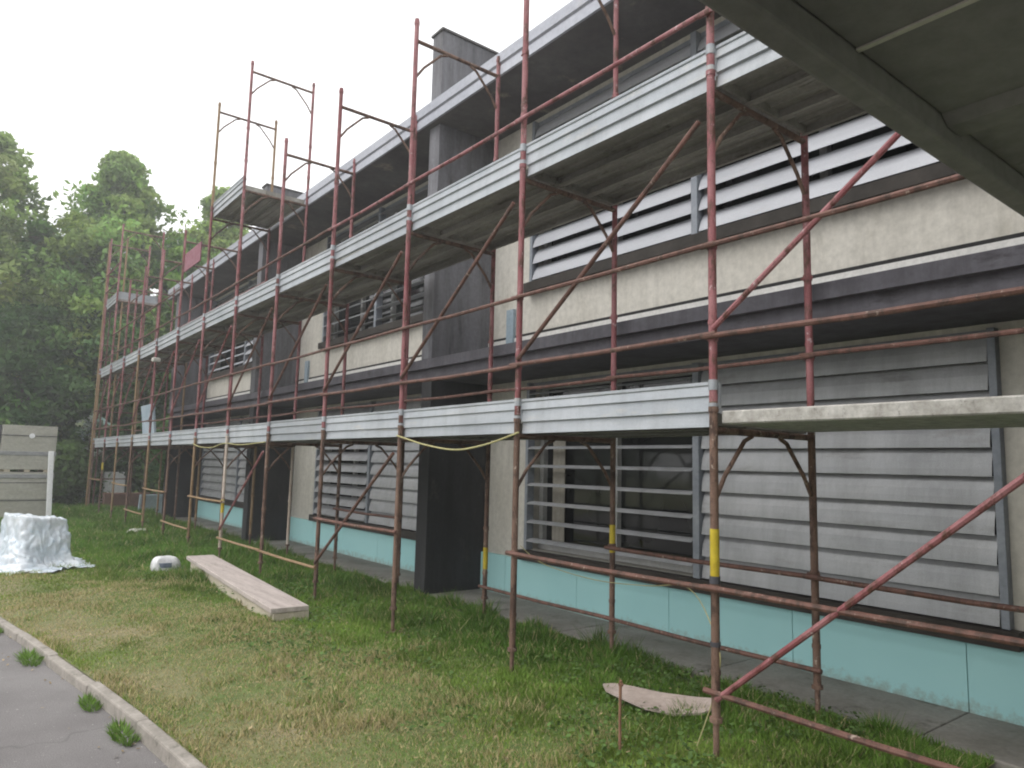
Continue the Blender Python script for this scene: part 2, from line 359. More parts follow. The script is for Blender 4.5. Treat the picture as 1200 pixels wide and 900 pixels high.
for (y,zz) in ((7.02,0),(13.5,0)):
    q = MB(); q.box(WX-.045, WX-.003, y-.07, y+.07, 3.06, 3.52); part(q, 'insulation_strip', M['sheet_blue'], label='short upright blue grey foam strip on the upper wall')
# louvred windows
def louvre(y0, y1, z0, z1, ang, pitch=.196, wid=.205, jit=1.2, xc=WX-.03, skip=()):
    q = MB(); n = int(round((z1-z0)/pitch)); st = (z1-z0)/n
    for i in range(n):
        if i in skip: continue
        zc = z0 + st*(i+.5)
        a = math.radians(ang + random.uniform(-jit, jit)); h = wid/2
        prof = []
        for t, off in ((-1,0),(-.55,.010),(0,.016),(.55,.010),(1,0),(1,-.004),(0,.006),(-1,-.004)):
            lx = t*h; x = xc + lx*math.cos(a) - off*math.sin(a); z = zc + lx*math.sin(a) + off*math.cos(a); prof.append((x, z))
        q.prism(prof, y0+.012+random.uniform(-.004,.004), y1-.012)
    return q
def window(y0, ym, y1, z0, z1, right, left, mat, sillz, extra=0):
    """right / left: slat angles of the two leaves (right = nearer the camera)"""
    fr = MB(); d0, d1 = WX-.075, WX+.03
    fr.box(d0, d1, y0+.001, y0+.05, z0, z1); fr.box(d0, d1, y1-.05, y1-.001, z0, z1); fr.box(d0-.01, d1, ym-.035, ym+.035, z0, z1)
    fr.box(WX-.01, d1, y0+.051, ym-.036, z1-.05, z1-.001); fr.box(WX-.01, d1, ym+.036, y1-.051, z1-.05, z1-.001)
    wd = part(fr, 'window', M['frame'], bevel=.004)
    louvre(y0+.05, ym-.035, z0+.01, z1-.03, *right).build('louvre', mat, wd)
    louvre(ym+.035, y1-.05, z0+.01, z1-.03, *left).build('louvre', mat, wd)
    s = MB(); s.box(WX-.12, WX-.003, y0-.06, y1+.06, sillz, sillz+.115); s.build('sill', M['sill'], wd, bevel=.004)
    gl = MB(); gl.box(WX+.2, WX+.24, y0+.001, y1-.001, z0+.001, z1-.001); gl.build('pane', M['glass'], wd)
    inn = MB(); n = 5; X0, X1 = WX+.135, WX+.199
    for i in range(n):
        yc = y0+.06+(y1-y0-.12)*i/(n-1); inn.box(X0, X1, yc-.035, yc+.035, z0+.07, z1-.07)
    inn.box(X0+.004, X1, y0+.01, y1-.01, z0+.002, z0+.07); inn.box(X0+.004, X1, y0+.01, y1-.01, z1-.07, z1-.002)
    if extra: inn.box(X0+.004, X1, ym, y1-.08, z0+.62, z0+.67)
    inn.build('inner_frame', M['inner_frame'], wd)
    return wd
w1 = window(*BAYS[0], *GZ, (72,), (12,.222,.14), M['louvre'], .482)
cu = MB(); cu.box(WX+.12, WX+.134, 6.14, 6.34, .7, 2.4); cu.build('curtain', M['curtain'], w1)
window(*BAYS[1], *GZ, (72,), (46,), M['louvre'], .482)
window(*BAYS[2], *GZ, (72,), (66,), M['louvre'], .482)
window(*BAYS[0], *UZ, (63,), (64,), M['louvre_white'], 3.665)
window(*BAYS[1], *UZ, (8,.2,.2,9), (12,.2,.2,14), M['louvre'], 3.665)
window(*BAYS[2], *UZ, (50,), (34,.2,.2,6), M['louvre_white'], 3.665)

# ------------------------------------------------------------------ canopy over the camera
can = thing('entrance_canopy', 'dark flat concrete canopy jutting overhead at the upper right', 'canopy', (1.2,-1,0))
def cpart(mb, name, mat, bevel=0):
    o = mb.build(name, mat, None, False, bevel); o.location = (-1.2, 1, 0); o.parent = can; return o
q = MB(); q.box(-2, 3.3, -4, .822, 2.645, 2.90); cpart(q, 'slab', M['canopy'])
q = MB(); q.box(-2, 3.3, .827, .90, 2.565, 2.93); cpart(q, 'edge_beam', M['canopy'], .012)
q = MB(); q.prism([(2.26,2.644),(2.3,2.615),(2.40,2.615),(2.44,2.644)], -4, .824); cpart(q, 'rib', M['canopy'])
for x in (1.745, .75): q = MB(); q.box(x-.008, x+.008, -4, .824, 2.638, 2.644); cpart(q, 'joint_strip', M['plaster'])
for x in (-1.8, 3.1): q = MB(); q.box(x-.1, x+.1, -3.9, -3.7, -.1, 2.644); cpart(q, 'post', M['concrete'])

# ------------------------------------------------------------------ scaffolding
XO, XI, Y0, BAY = 3.45, 4.508, 2.515, 1.8
fy = lambda i: Y0 + BAY*i
sca = thing('scaffolding', 'long red and rusty tubular scaffolding with galvanised toe boards along the facade', 'scaffolding', (XO, Y0, 0))
def spart(mb, name, mat, loc=None, smooth=True, parent=None, label=None):
    o = mb.build(name, mat, parent or sca, smooth)
    o.location = loc if loc is not None else (-XO, -Y0, 0)
    if label: o['label'] = label
    return o
W = XI-XO
def frame_proto(z0, z1, zt, mat, base):
    t = MB(); t.tube([(0,0,zt),(W,0,zt)], .021)
    fr = spart(t, 'frame', M['brown_steel'], (0,0,0))
    for x in (0, W):
        u = MB(); u.tube([(x,0,z0+(.22 if base else 0)),(x,0,z1)], .0242, 12)
        u.tube([(x,0,z1-.06),(x,0,z1-.03)], .029, 12)
        u.tube([(x,0,z0+.45),(x,0,z0+.475)], .028, 12)
        for zc in ((.915,) if base else (.37, .92)):
            u.tube([(x,0,z0+zc-.02),(x,0,z0+zc+.02)], .030, 10); u.tube([(x,-.035,z0+zc),(x,.05,z0+zc)], .009, 6)
        u.build('upright', mat, fr, True)
    s = zt-.02
    for pts in ([(.02,0,s-.36),(.10,0,s-.24),(.30,0,s-.03),(.38,0,s)], [(W-.02,0,s-.36),(W-.10,0,s-.24),(W-.30,0,s-.03),(W-.38,0,s)]):
        b_ = MB(); b_.tube(pts, .0135, 8); b_.build('brace', M['brown_steel'], fr, True)
    if base:
        for x in (0, W):
            j = MB(); j.tube([(x,0,z0+.0),(x,0,z0+.24)], .017, 10); j.tube([(x,0,z0+.2),(x,0,z0+.225)], .036, 8)
            j.box(x-.07,x+.07,-.07,.07,-.01,.008); j.build('base_jack', mat, fr)
    return fr
LZ = [(0, 1.96, 1.795), (1.96, 4.00, 3.845), (4.00, 6.12, 5.885), (6.02, 8.10, 7.92)]
proto = [frame_proto(*LZ[0], M['brown_steel'], True), frame_proto(*LZ[1], M['red_steel'], False),
         frame_proto(*LZ[2], M['red_steel'], False), frame_proto(*LZ[3], M['red_steel'], False)]
used = [False]*4
def put_frame(l, i, mat=None):
    o = proto[l]
    if used[l]: o = copy_part(proto[l], sca, (0, BAY*i, 0), mat)
    else: o.location = (0, BAY*i, 0); used[l] = True
    return o
NF = 12
for i in range(0, NF+1):
    put_frame(0, i, {5: M['pale_steel'], 6: M['ochre_steel'], 8: M['ochre_steel'], 2: M['brown_steel'], 10: M['ochre_steel']}.get(i))
put_frame(0, -1); 
for i in range(0, NF+1): put_frame(1, i, M['ochre_steel'] if i in (12, 9) else None)
put_frame(1, -1)
for i in range(0, NF+1): put_frame(2, i)
for i in (5, 6, 11, 12): put_frame(3, i, M['ochre_steel'] if i == 6 else None)
# tape on uprights
for x, i, z0, z1 in ((0,0,.98,1.24),(W,1,.86,1.09),(W,2,.50,.72),(0,5,.75,.95),(0,11,1.2,1.4)):
    t = MB(); t.tube([(x,BAY*i,z0),(x,BAY*i,z1)], .0262, 12); spart(t, 'tape_band', M['yellow'], (0,0,0))
t = MB(); t.tube([(0,0,.94),(0,0,.979)], .03, 12); t.tube([(0,0,.60),(0,0,.625)], .029, 12); spart(t, 'clamp', M['dark_film'], (0,0,0))
# decks
def plank_mb(x0, x1, ya, yb, zb, zt):
    q = MB(); t = .004; h = zt
    q.prism([(x0,zb),(x0,zt),(x1,zt),(x1,zb),(x1-.03,zb),(x1-.03,zb+.005),(x1-.006,zb+.005),(x1-.006,zt-.006),(x0+.006,zt-.006),(x0+.006,zb+.005),(x0+.03,zb+.005),(x0+.03,zb)], ya, yb)
    xm = (x0+x1)/2
    for dx in (-.055, .055): q.prism([(xm+dx-.016,zt-.0065),(xm+dx-.008,zt-.022),(xm+dx+.008,zt-.022),(xm+dx+.016,zt-.0065)], ya+.01, yb-.01)
    for ye in (ya+.002, yb-.03): q.box(x0+.007, x1-.007, ye, ye+.02, zb+.006, zt-.0065)
    return q
PX = [(.035,.36), (.366,.69), (.696,1.02)]
def deck(l, i, mat, zt=None):
    zt = zt or LZ[l][2]+.10
    for a_, b_ in PX:
        spart(plank_mb(a_, b_, BAY*i+.012, BAY*(i+1)-.012, LZ[l][2]+.026, zt+random.uniform(-.004,.002)), 'deck_plank', mat, (0,0,0), False)
for i in range(0, NF): deck(0, i, M['deck']); deck(1, i, M['deck'])
deck(1, -1, M['deck'])
q = MB(); q.box(.03,1.02,-BAY+.012,-.03,LZ[0][2]+.035,LZ[0][2]+.112); q.v = [(x, y, z) for x, y, z in q.v]
spart(q, 'deck_board', M['deck_pale'], (0,0,0), False, label='pale mortar splashed deck board without toe board').modifiers.new('b','BEVEL').width = .008
deck(2, 5, M['deck']); deck(2, 11, M['deck'])
# toe boards
TP = [(.004,0),(-.004,.078),(-.004,.082),(.014,.090),(.004,.170),(.004,.174),(.018,.182),(.010,.236),(.018,.244),(.018,.262),(.002,.265)]
def toe_mb(y0, y1, z, x=.03):
    prof = [(x-a_, z+b_) for a_, b_ in TP]; back = [(x+.005-a_, z+b_-.001) for a_, b_ in reversed(TP)]
    q = MB(); q.prism(prof+back, y0, y1); return q
def toe(l, i, mat=None):
    z = LZ[l][2]+.026+random.uniform(-.006,.006)
    o = spart(toe_mb(-.9+.03, .9-.03, 0), 'toe_board', mat or M['galv'], (0, BAY*(i+.5), z), False)
    o.rotation_euler = (random.uniform(-.004,.004), random.uniform(-.03,.03), random.uniform(-.003,.003))
for i in range(0, NF): toe(0, i); toe(1, i)
toe(1, -1); toe(2, 5); toe(2, 11)
def clip(l, i):
    z = LZ[l][2]+.085
    q = MB(); q.tube([(0,BAY*i,z+.145),(0,BAY*i,z+.205)], .0275, 12); q.tube([(0,BAY*i,z+.03),(0,BAY*i,z+.07)], .0275, 12); q.box(.012,.032,BAY*i-.03,BAY*i+.03,z+.04,z+.19)
    spart(q, 'toe_board_clip', M['galv'], (0,0,0))
for i in range(0, NF+1): clip(0, i); clip(1, i)
# end toe board of the far top deck
q = toe_mb(0, W, 0, 0); o = spart(q, 'toe_board', M['galv'], (0, BAY*11+.02, LZ[2][2]+.02), False); o.rotation_euler = (0,0,-math.pi/2)
q = toe_mb(0, W, 0, 0); o = spart(q, 'toe_board', M['galv'], (0, BAY*12-.02, LZ[2][2]+.1), False); o.rotation_euler = (0,0,-math.pi/2)
# guard rails
def rail(i, x, z, mat='rail_steel', name='guard_rail', z2=None, j=None):
    j = i+1 if j is None else j
    q = MB(); d = random.uniform(-.012,.012); z2 = z if z2 is None else z2
    q.tube([(x,BAY*i-.05,z+d),(x,BAY*(i+.5),(z+z2)/2+d-.008),(x,BAY*j+.05,z2+d*.4)], .0168, 8)
    spart(q, name, M[mat], (0,0,0))
for i in range(-1, NF):
    rail(i, -.04, 2.87); rail(i, -.04, 2.34); rail(i, W-.03, 2.345); rail(i, -.04, 4.33, 'red_steel' if i < 3 else 'rail_steel')
for i in (-1, 0, 2, 5, 7, 9, 11): rail(i, -.036, .915, 'ochre_steel' if i > 4 else 'rail_steel')
for i in (-1, 0, 3): rail(i, W-.036, .90)
for i in (-1, 3, 4, 6, 8): rail(i, -.036, .365, 'ochre_steel' if i > 2 else 'rail_steel')
for i in (0, 1): rail(i, W-.036, .325)
for i in (11,): rail(i, -.036, 6.4); rail(i, -.036, 6.95, 'red_steel')
for i in (7, 8, 9, 10): rail(i, -.036, 4.9)
for z in (2.87, 2.36, 4.85, 4.4, 6.45, 6.95, .9):            # rails closing the far end
    q = MB(); q.tube([(-.05,BAY*NF+.03,z),(W+.05,BAY*NF+.03,z+.01)], .0168, 8); spart(q, 'guard_rail', M['rail_steel'], (0,0,0))
for x, i, z0, z1, m_ in ((.13,11,1.9,7.75,'ochre_steel'),(.12,12,0,6.4,'rail_steel'),(.16,10,3.9,5.9,'red_steel'),(-.05,12,0,8.0,'ochre_steel')):
    q = MB(); q.tube([(x,BAY*i+.06,z0),(x+.02,BAY*i+.06,z1)], .0242, 10); spart(q, 'extra_upright', M[m_], (0,0,0))
for i in (6, 7, 8, 9, 10, 11): rail(i, W-.036, 4.36); rail(i, W-.036, 4.88, 'red_steel')
def diag(i, za, zb, x=-.036, mat='rail_steel'):
    q = MB(); q.tube([(x,BAY*(i+1)-.03,za),(x,BAY*i+.06,zb)], .0165, 8); spart(q, 'diagonal_brace', M[mat], (0,0,0))
diag(-1, .33, 1.76, mat='red_steel')
for i in range(-1, NF): diag(i, 2.38, 3.66, mat='red_steel' if i < 0 or i > 4 else 'rail_steel')
diag(2, .42, 1.66); diag(4, .5, 1.68, mat='red_steel')

# ------------------------------------------------------------------ loose things on and around the scaffold
def cordthing(name, pts, r, mat, label):
    P = [Vector(p) for p in pts]; out = []
    for s in range(len(P)-1):
        p0 = P[max(s-1,0)]; p1 = P[s]; p2 = P[s+1]; p3 = P[min(s+2,len(P)-1)]
        for k in range(6):
            t = k/6; out.append(.5*((2*p1)+(p2-p0)*t+(2*p0-5*p1+4*p2-p3)*t*t+(3*p1-p0-3*p2+p3)*t**3))
    out.append(P[-1]); q = MB(); q.tube(out, r, 6); return tag(q.build(name, mat, None, True), label, 'cord')
cordthing('cord', [(3.42,6.13,1.83),(3.41,5.95,1.80),(3.41,5.58,1.735),(3.41,5.09,1.69),(3.41,4.67,1.73),(3.42,4.34,1.80),(3.42,4.26,1.82)], .008, M['cord'], 'thick yellowish rope sagging under the lower deck in front of the dark fin')
cordthing('cord', [(4.47,5.5,.80),(4.47,5.16,.67),(4.47,4.49,.615),(4.47,3.92,.645),(4.30,3.36,.72),(3.52,2.56,.62),(3.47,2.52,.40),(3.42,2.62,.05)], .0035, M['cord'], 'thin yellow green cord looping below the open louvred window')
cordthing('cord', [(3.42,fy(6),1.82),(3.41,fy(6)-.5,1.76),(3.41,fy(5)+.6,1.75),(3.41,fy(5),1.81),(3.41,fy(5)-.8,1.78),(3.41,fy(4),1.81)], .008, M['cord'], 'yellowish rope strung under the lower deck before the far small louvred window')

# plank on beam
ang = math.atan2(-.30, 4.05); pl = MB(); pl.box(-.185,.185,-2.15,2.05,.115,.165)
o = tag(pl.build('plank', M['plank'], None, False, .006), 'long grey weathered plank lying on a pale beam in the grass', 'plank'); o.location = (2.925,9.08,0); o.rotation_euler = (.004,0,-.068)
pl = MB(); pl.box(-.16,.19,-2.1,1.9,-.03,.113)
o = tag(pl.build('timber_beam', M['plank_side'], None, False, .006), 'pale timber beam underneath the long grey plank in the grass', 'beam'); o.location = (2.925,9.04,0); o.rotation_euler = (.004,0,-.068)
# bag
def lump(name, mat, loc, sx, sy, sz, label, cat, rough=.12, seed=0, power=.6):
    q = MB(); n, m = 28, 12; rr = random.Random(seed); ph = [rr.uniform(0,6) for _ in range(8)]
    for j in range(m+1):
        th = math.pi/2*j/m
        for i in range(n):
            a_ = 2*math.pi*i/n; c, s = math.cos(a_), math.sin(a_)
            rr_ = 1+rough*(math.sin(3*a_+ph[0]+2*th)+.7*math.sin(5*a_+ph[1]-3*th)+.5*math.sin(9*a_+ph[2]))/2
            cc = math.copysign(abs(c)**power, c); ss = math.copysign(abs(s)**power, s)
            q.v.append((sx*cc*rr_*math.cos(th)**.5, sy*ss*rr_*math.cos(th)**.5, sz*math.sin(th)*(1+.12*rough*8*math.sin(4*a_+ph[3])*math.cos(th))-.01))
    for j in range(m):
        for i in range(n): q.f.append((j*n+i, j*n+(i+1)%n, (j+1)*n+(i+1)%n, (j+1)*n+i))
    o = q.build(name, mat, None, True); o.location = loc
    return tag(o, label, cat)
bg_ = lump('bag', M['bag'], (2.62,11.2,0), .19, .15, .19, 'small white plastic bag with dark print beside the far end of the plank', 'bag', .10, 3)
q = MB()
for k_ in range(7):
    a_ = -math.pi*.72+k_*.16; q.v += [(.195*math.cos(a_),.16*math.sin(a_),.035),(.195*math.cos(a_),.16*math.sin(a_),.10)]
for k_ in range(6): q.f.append((2*k_,2*k_+2,2*k_+3,2*k_+1))
pr_ = q.build('print', M['bag_blue'], bg_); sm = pr_.modifiers.new('s','SOLIDIFY'); sm.thickness = .012
lump('stone', M['stone'], (3.33,16.7,0), .2, .16, .1, 'small pale lump lying in the grass in front of the far scaffold', 'stone', .2, 5, .9)

# plastic-covered heap
def heap():
    from mathutils import noise as N
    q = MB(); n, m = 220, 80
    for j in range(m+1):
        t = j/m
        for i in range(n):
            a_ = 2*math.pi*i/n; c, s = math.cos(a_), math.sin(a_)
            sq = (abs(c)**6+abs(s)**6)**(-1/6)
            if t < .24: r_, z = t/.24*.84, .72
            elif t < .30: u = (t-.24)/.06; r_, z = .84+.05*math.sin(u*math.pi/2), .72-.05*u*u
            elif t < .64: u = (t-.30)/.34; r_, z = .89+.06*u+.24*u**3+.05*math.sin(u*math.pi), .67-.58*u
            else: u = (t-.64)/.36; r_, z = 1.19+.25*u+.55*u**1.5, .09*(1-u)**2.2+.012
            fl = max(0, (t-.64)/.36)
            wall = max(0, min(1, (t-.26)/.2))*(1-fl)
            dirs = 1+fl*(.16*N.noise((1.1*c+3, 1.1*s, 4.0))+.06*N.noise((3*c, 3*s+7, 1.0)))*1.6
            fold = wall*.022*(1-abs(2*((a_*2.6+1.4*N.noise((2*c,2*s,z*2)))%1)-1))**2 + wall*.03*(1-abs(2*((a_*1.9+2.4*N.noise((2.2*c+4,2.2*s,z*4))+z*3.1)%1)-1))**3
            x, y = .34*sq*c*r_*dirs, .44*sq*s*r_*dirs
            k_ = min(1, max(0, (t-.22)/.1))
            d = .12*N.noise((x*2.6,y*2.6,z*3))+.11*abs(N.noise((x*5.5+2,y*5.5,z*5)))+.05*abs(N.noise((x*13+2,y*13,z*11)))-.04
            zz = z*(1-.14*(x+.3)) + (.035*N.noise((x*5,y*5,2.0))+.03*abs(N.noise((x*11,y*11,5.0))) if t < .30 else .4*d*(1-fl) + fl*(.02+.05*abs(N.noise((x*7,y*7,8.0)))))
            q.v.append((x*(1+(d+fold)*k_), y*(1+(d+fold)*k_), max(.012, zz)))
    for j in range(m):
        for i in range(n): q.f.append((j*n+i, (j+1)*n+i, (j+1)*n+(i+1)%n, j*n+(i+1)%n))
    o = q.build('covered_pile', M['foil'], None, True); o.location = (1.12,12.3,0); o.rotation_euler = (0,0,.3)
    for p_ in o.data.polygons: p_.use_smooth = True
    tag(o, 'pile of material wrapped in white plastic sheet on the grass at the left', 'covered pile')
heap()
# mineral wool packs
def pack(z, h, label, seed, film):
    rr = random.Random(seed)
    t = thing('insulation_pack', label, 'insulation pack', (1.62,21.4,z), .06)
    q = MB(); nb = 5; hb = (h-.06)/nb
    for k_ in range(nb): 
        d = rr.uniform(-.015,.015); q.box(-.56+d*.5,.56+d*.5,-.4+d*.4,.4,.06+hb*k_,.06+hb*(k_+1)+.0)
    q.build('bale', M['pack'], t, False, .006)
    q = MB(); q.box(-.575,.575,-.415,.415,.06+h*film,.06+h*film+.10); q.build('film_band', M['pack_edge'], t, False, .01)
    for zf in (.35,.72): q = MB(); q.box(-.572,.572,-.412,.412,.06+h*zf,.06+h*zf+.016); q.build('strap', M['dark_film'], t)
    for x in (-.40,0,.40): q = MB(); q.box(x-.06,x+.06,-.4,.4,0,.056); q.build('pallet_block', M['plank_side'], t)
    q = MB(); q.box(-.60,-.577,-.3,.3,.06,h); q.build('edge_board', M['dark_film'], t)
    return t
pack(0, 1.14, 'lower of two stacked pallets of beige wrapped insulation behind the covered pile', 2, .82)
pack(1.145, 1.12, 'upper of two stacked pallets of beige wrapped insulation, at the left edge', 3, .30)
q = MB(); q.box(1.12+.5,1.12+.62,20.92,20.935,1.145+.86,1.145+.96)
q = MB(); q.tube([(0,0,.86),(0,-.012,.86)], .06, 16); o = q.build('round_label', M['white']); o.location = (1.68,20.985,1.16); tag(o, 'round white sticker on the upper wrapped insulation pallet', 'sticker')
q = MB(); q.box(-.055,.055,-.02,.02,-.02,1.66); o = q.build('white_post', M['white'], None, False, .008); o.location = (2.13,20.5,0); o.rotation_euler = (0,-.045,0)
tag(o, 'narrow white upright board leaning by the wrapped insulation pallets', 'post')
# board scrap and stake
q = MB(); out = [(-.04,.50),(-.16,.34),(-.19,.14),(-.17,-.08),(-.08,-.28),(.05,-.42),(.20,-.47),(.28,-.40),(.22,-.20),(.12,.02),(.05,.25),(.02,.42)]
n = len(out); zb = lambda x, y: .055+.10*(x+.1)+.35*x*x+.015*math.sin(6*y)
for dz in (0, .012): q.v += [(x, y, zb(x, y)+dz) for x, y in out] + [(x*.5, y*.5, zb(x*.5, y*.5)+dz) for x, y in out] + [(.03, 0, zb(.03, 0)+dz)]
k2 = 2*n+1
for i in range(n):
    j = (i+1) % n
    q.f += [(i, i+n, j+n, j), (i+n, 2*n, j+n), (k2+i, k2+j, k2+j+n, k2+i+n), (k2+i+n, k2+j+n, k2+2*n), (i, j, k2+j, k2+i)]
q.v = [(x*.86, y*.84, z_) for x, y, z_ in q.v]
o = q.build('board_scrap', M['scrap'], None, False)
o.location = (3.78,3.25,0); tag(o, 'bent pinkish board offcut lying in the grass beside the nearest pole', 'board')
q = MB(); q.tube([(0,0,-.03),(.008,.01,.2),(.002,0,.395)], [.009,.008,.009], 7); q.tube([(-.005,0,.37),(.012,.0,.375)], .013, 7); o = q.build('stake', M['stake']); o.location = (3.07,2.87,0); tag(o, 'short rusty stake stuck in the grass in front of the board offcut', 'stake')
# far clutter
q = MB(); q.box(-.32,.32,-.25,.25,.02,1.05); o = q.build('white_cabinet', M['white'], None, False, .03); o.location = (4.62,27.6,0)
q2 = MB(); q2.box(.33,.36,-.2,.2,.1,.95); q2.build('dark_side', M['dark_film'], o); tag(o, 'white cabinet standing past the far end of the scaffolding', 'cabinet')
for x,y,rz,lab in ((4.95,22.6,.1,'blue grey foam sheet leaning low by the far end of the building'),(5.35,21.6,-.2,'second blue grey foam sheet, nearer the building corner')):
    q = MB(); q.box(-.5,.5,-.04,.04,0,.52); o = q.build('foam_sheet', M['sheet_blue'], None, False, .01); o.location = (x,y,0); o.rotation_euler = (.12,0,rz); tag(o, lab, 'foam sheet', 'foam sheets by the building corner')
q = MB(); q.box(-.03,.03,-.62,.62,0,.95); o = q.build('foam_sheet', M['sheet_blue'], None, False, .01); o.location = (3.95,fy(9)+.55,LZ[0][2]+.1); o.rotation_euler = (0,-.12,0); tag(o, 'blue grey sheet leaning upright on the lower scaffold deck near the far end', 'foam sheet')
q = MB(); q.box(-.01,.01,-.55,.55,0,.36); o = q.build('net_panel', M['net']); o.location = (3.39,fy(6)+.85,5.16); tag(o, 'magenta safety net tied to the upper scaffold rail near the roof end', 'safety net')
q = MB(); q.box(-.08,.08,-.07,.07,0,.09); o = q.build('floodlight', M['stone'], None, False, .02); o.location = (3.42,fy(8)-.2,3.60); tag(o, 'small white lamp box fixed under the upper deck near the far end', 'lamp')
for x,y,sx,h,lab in ((3.3,29.0,1.6,.55,'low brick plinth under the bushes at the far left'),(5.2,25.3,1.2,.45,'low brick plinth behind the far end of the scaffolding')):
    q = MB(); q.box(-sx,sx,-.2,.2,0,h); c = q.build('brick_plinth', M['brick'], None, False, .02); c.location = (x,y,0); tag(c, lab, 'low wall')
q = MB(); q.box(-.7,.7,-.05,.05,0,.5); o = q.build('teal_board', M['teal'], None, False, .01); o.location = (3.1,27.4,.0); o.rotation_euler = (.15,0,.1); tag(o, 'teal foam board leaning on the low brick plinth at the far left', 'foam board')

# ------------------------------------------------------------------ vegetation
def quads_mesh(name, C, U, V, tint, mat, parent=None, tri=False):
    n = len(C); k = 3 if tri else 4
    P = np.empty((n, k, 3), np.float32)
    if tri: P[:,0] = C-U; P[:,1] = C+U; P[:,2] = C+V
    else: P[:,0] = C-V; P[:,1] = C+U*.8; P[:,2] = C+V; P[:,3] = C-U*.8
    me = bpy.data.meshes.new(name); me.vertices.add(n*k); me.vertices.foreach_set('co', P.ravel())
    me.loops.add(n*k); me.loops.foreach_set('vertex_index', np.arange(n*k, dtype=np.int32))
    me.polygons.add(n); me.polygons.foreach_set('loop_start', np.arange(0, n*k, k, dtype=np.int32))
    at = me.attributes.new('tint', 'FLOAT_COLOR', 'POINT')
    c4 = np.ones((n, k, 4), np.float32); c4[:,:,:3] = tint[:,None,:]; at.data.foreach_set('color', c4.ravel())
    me.materials.append(mat); me.update(); me.validate()
    o = bpy.data.objects.new(name, me); COL.objects.link(o)
    if parent is not None: o.parent = parent
    return o
def unit(v): return v/np.linalg.norm(v, axis=-1, keepdims=True)
def crown(prof, h0, h1, nclump, per, leaf, col, seed, clump_r=.55, lean=(0,0)):
    """prof(t)->radius at relative height; leaf-sized faces in clumps through the crown"""
    r = np.random.default_rng(seed); Cs = []; T = []
    t = r.uniform(0, 1, nclump)**.9; a = r.uniform(0, 2*np.pi, nclump); rad = np.array([prof(x) for x in t])
    lob = 1+.22*np.sin(3*a+seed)+.16*np.sin(5*a+7*t+seed*2)
    rr = rad*lob*np.sqrt(r.uniform(.12, 1.0, nclump))
    cc = np.stack([rr*np.cos(a)+lean[0]*t, rr*np.sin(a)+lean[1]*t, h0+(h1-h0)*t], 1)
    base = np.array(col)*1.22
    for c, tt in zip(cc, t):
        n = int(per*r.uniform(.6, 1.4)); cr = clump_r*r.uniform(.6, 1.3)*(1.0 if tt < .85 else .7)
        d = unit(r.normal(size=(n, 3)))*cr*r.uniform(.25, 1, (n, 1))**.6*np.array([1.15, 1.15, .72]); Cs.append(c+d)
        T.append(base*r.uniform(.65, 1.4)*np.array([r.uniform(.82,1.06), 1, r.uniform(.75,1.15)])*r.uniform(.75, 1.25, (n, 1)))
    C = np.concatenate(Cs); T = np.concatenate(T); n = len(C)
    N = unit(r.normal(size=(n,3))*np.array([1,1,.7])+np.array([0,0,.9])); A = unit(np.cross(N, r.normal(size=(n,3)))); B = np.cross(N, A)
    s = leaf*r.uniform(.6, 1.3, (n,1))
    return C, A*s*.55, B*s, T, cc
def tree(name, label, x, y, h, prof, col, seed, h0=1.5, nclump=190, per=75, leaf=.17, clump_r=.6, cat='tree', trunk_r=.16, group=None):
    t = thing(name, label, cat, (x,y,0), 0, group)
    if h > 5: per = int(per*1.7); leaf *= .78
    C, U, V, T, cc = crown(prof, h0, h, nclump, per, leaf, col, seed, clump_r)
    q = MB(); r = random.Random(seed)
    q.tube([(0,0,-.1),(.05,0,h*.25),(-.04,.05,h*.55),(0,0,h*.92)], [trunk_r*1.25,trunk_r,trunk_r*.6,.02], 8)
    for k_ in range(0, len(cc), 6):
        c = cc[k_]; z0 = max(.4, min(h*.85, c[2]-.25*math.hypot(c[0],c[1])-.5)); q.tube([(0,0,z0),(c[0]*.5,c[1]*.5,(z0+c[2])/2+.1),tuple(c)], [trunk_r*.35,trunk_r*.22,.012], 5, False)
    q.build('trunk', M['bark'], t, True)
    quads_mesh('crown', C, U, V, T, M['leaf'], t)
    return t
ovate = lambda R: (lambda t: R*(math.sin(math.pi*min(1,(t*.86+.14)))**.7 if t < .97 else .15))
column = lambda R: (lambda t: R*min(1, .75+t)*max(.08, (1-t**2.6))**.75)
broad = lambda R: (lambda t: R*max(.1, math.sin(math.pi*(.12+.83*t)))**.6)
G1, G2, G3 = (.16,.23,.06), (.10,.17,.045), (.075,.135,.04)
tree('broadleaf_tree', 'tall airy green tree with gaps of sky, at the left edge', .35, 30, 12.5, column(2.7), (.21,.27,.09), 1, 3.2, 190, 66, .17, .6)
tree('broadleaf_tree', 'tall full tree with rounded pointed top just left of the scaffolding', 4.55, 30.5, 13.1, column(2.6), (.20,.28,.08), 2, 1.0, 310, 85, .17, .66)
tree('broadleaf_tree', 'medium green tree between the two tallest trees at the left', 2.55, 31.2, 9.9, broad(2.0), (.16,.26,.06), 3, 1.0, 170, 80, .17, .6)
tree('broadleaf_tree', 'yellowish green tree top rising behind the end of the roof', 8.5, 31, 12.9, column(2.1), (.22,.28,.08), 4, 1.2, 230, 75, .17, .6)
tree('broadleaf_tree', 'bright green bushy tree behind the far scaffold poles', 6.6, 29.6, 9.8, broad(1.7), (.15,.25,.055), 5, .8, 170, 75, .17, .55)
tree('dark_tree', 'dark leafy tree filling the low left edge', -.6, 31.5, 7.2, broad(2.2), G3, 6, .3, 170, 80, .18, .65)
tree('dark_tree', 'dark leafy tree below the medium green tree', 1.9, 28.8, 6.4, broad(1.9), G3, 7, .3, 170, 80, .17, .6)
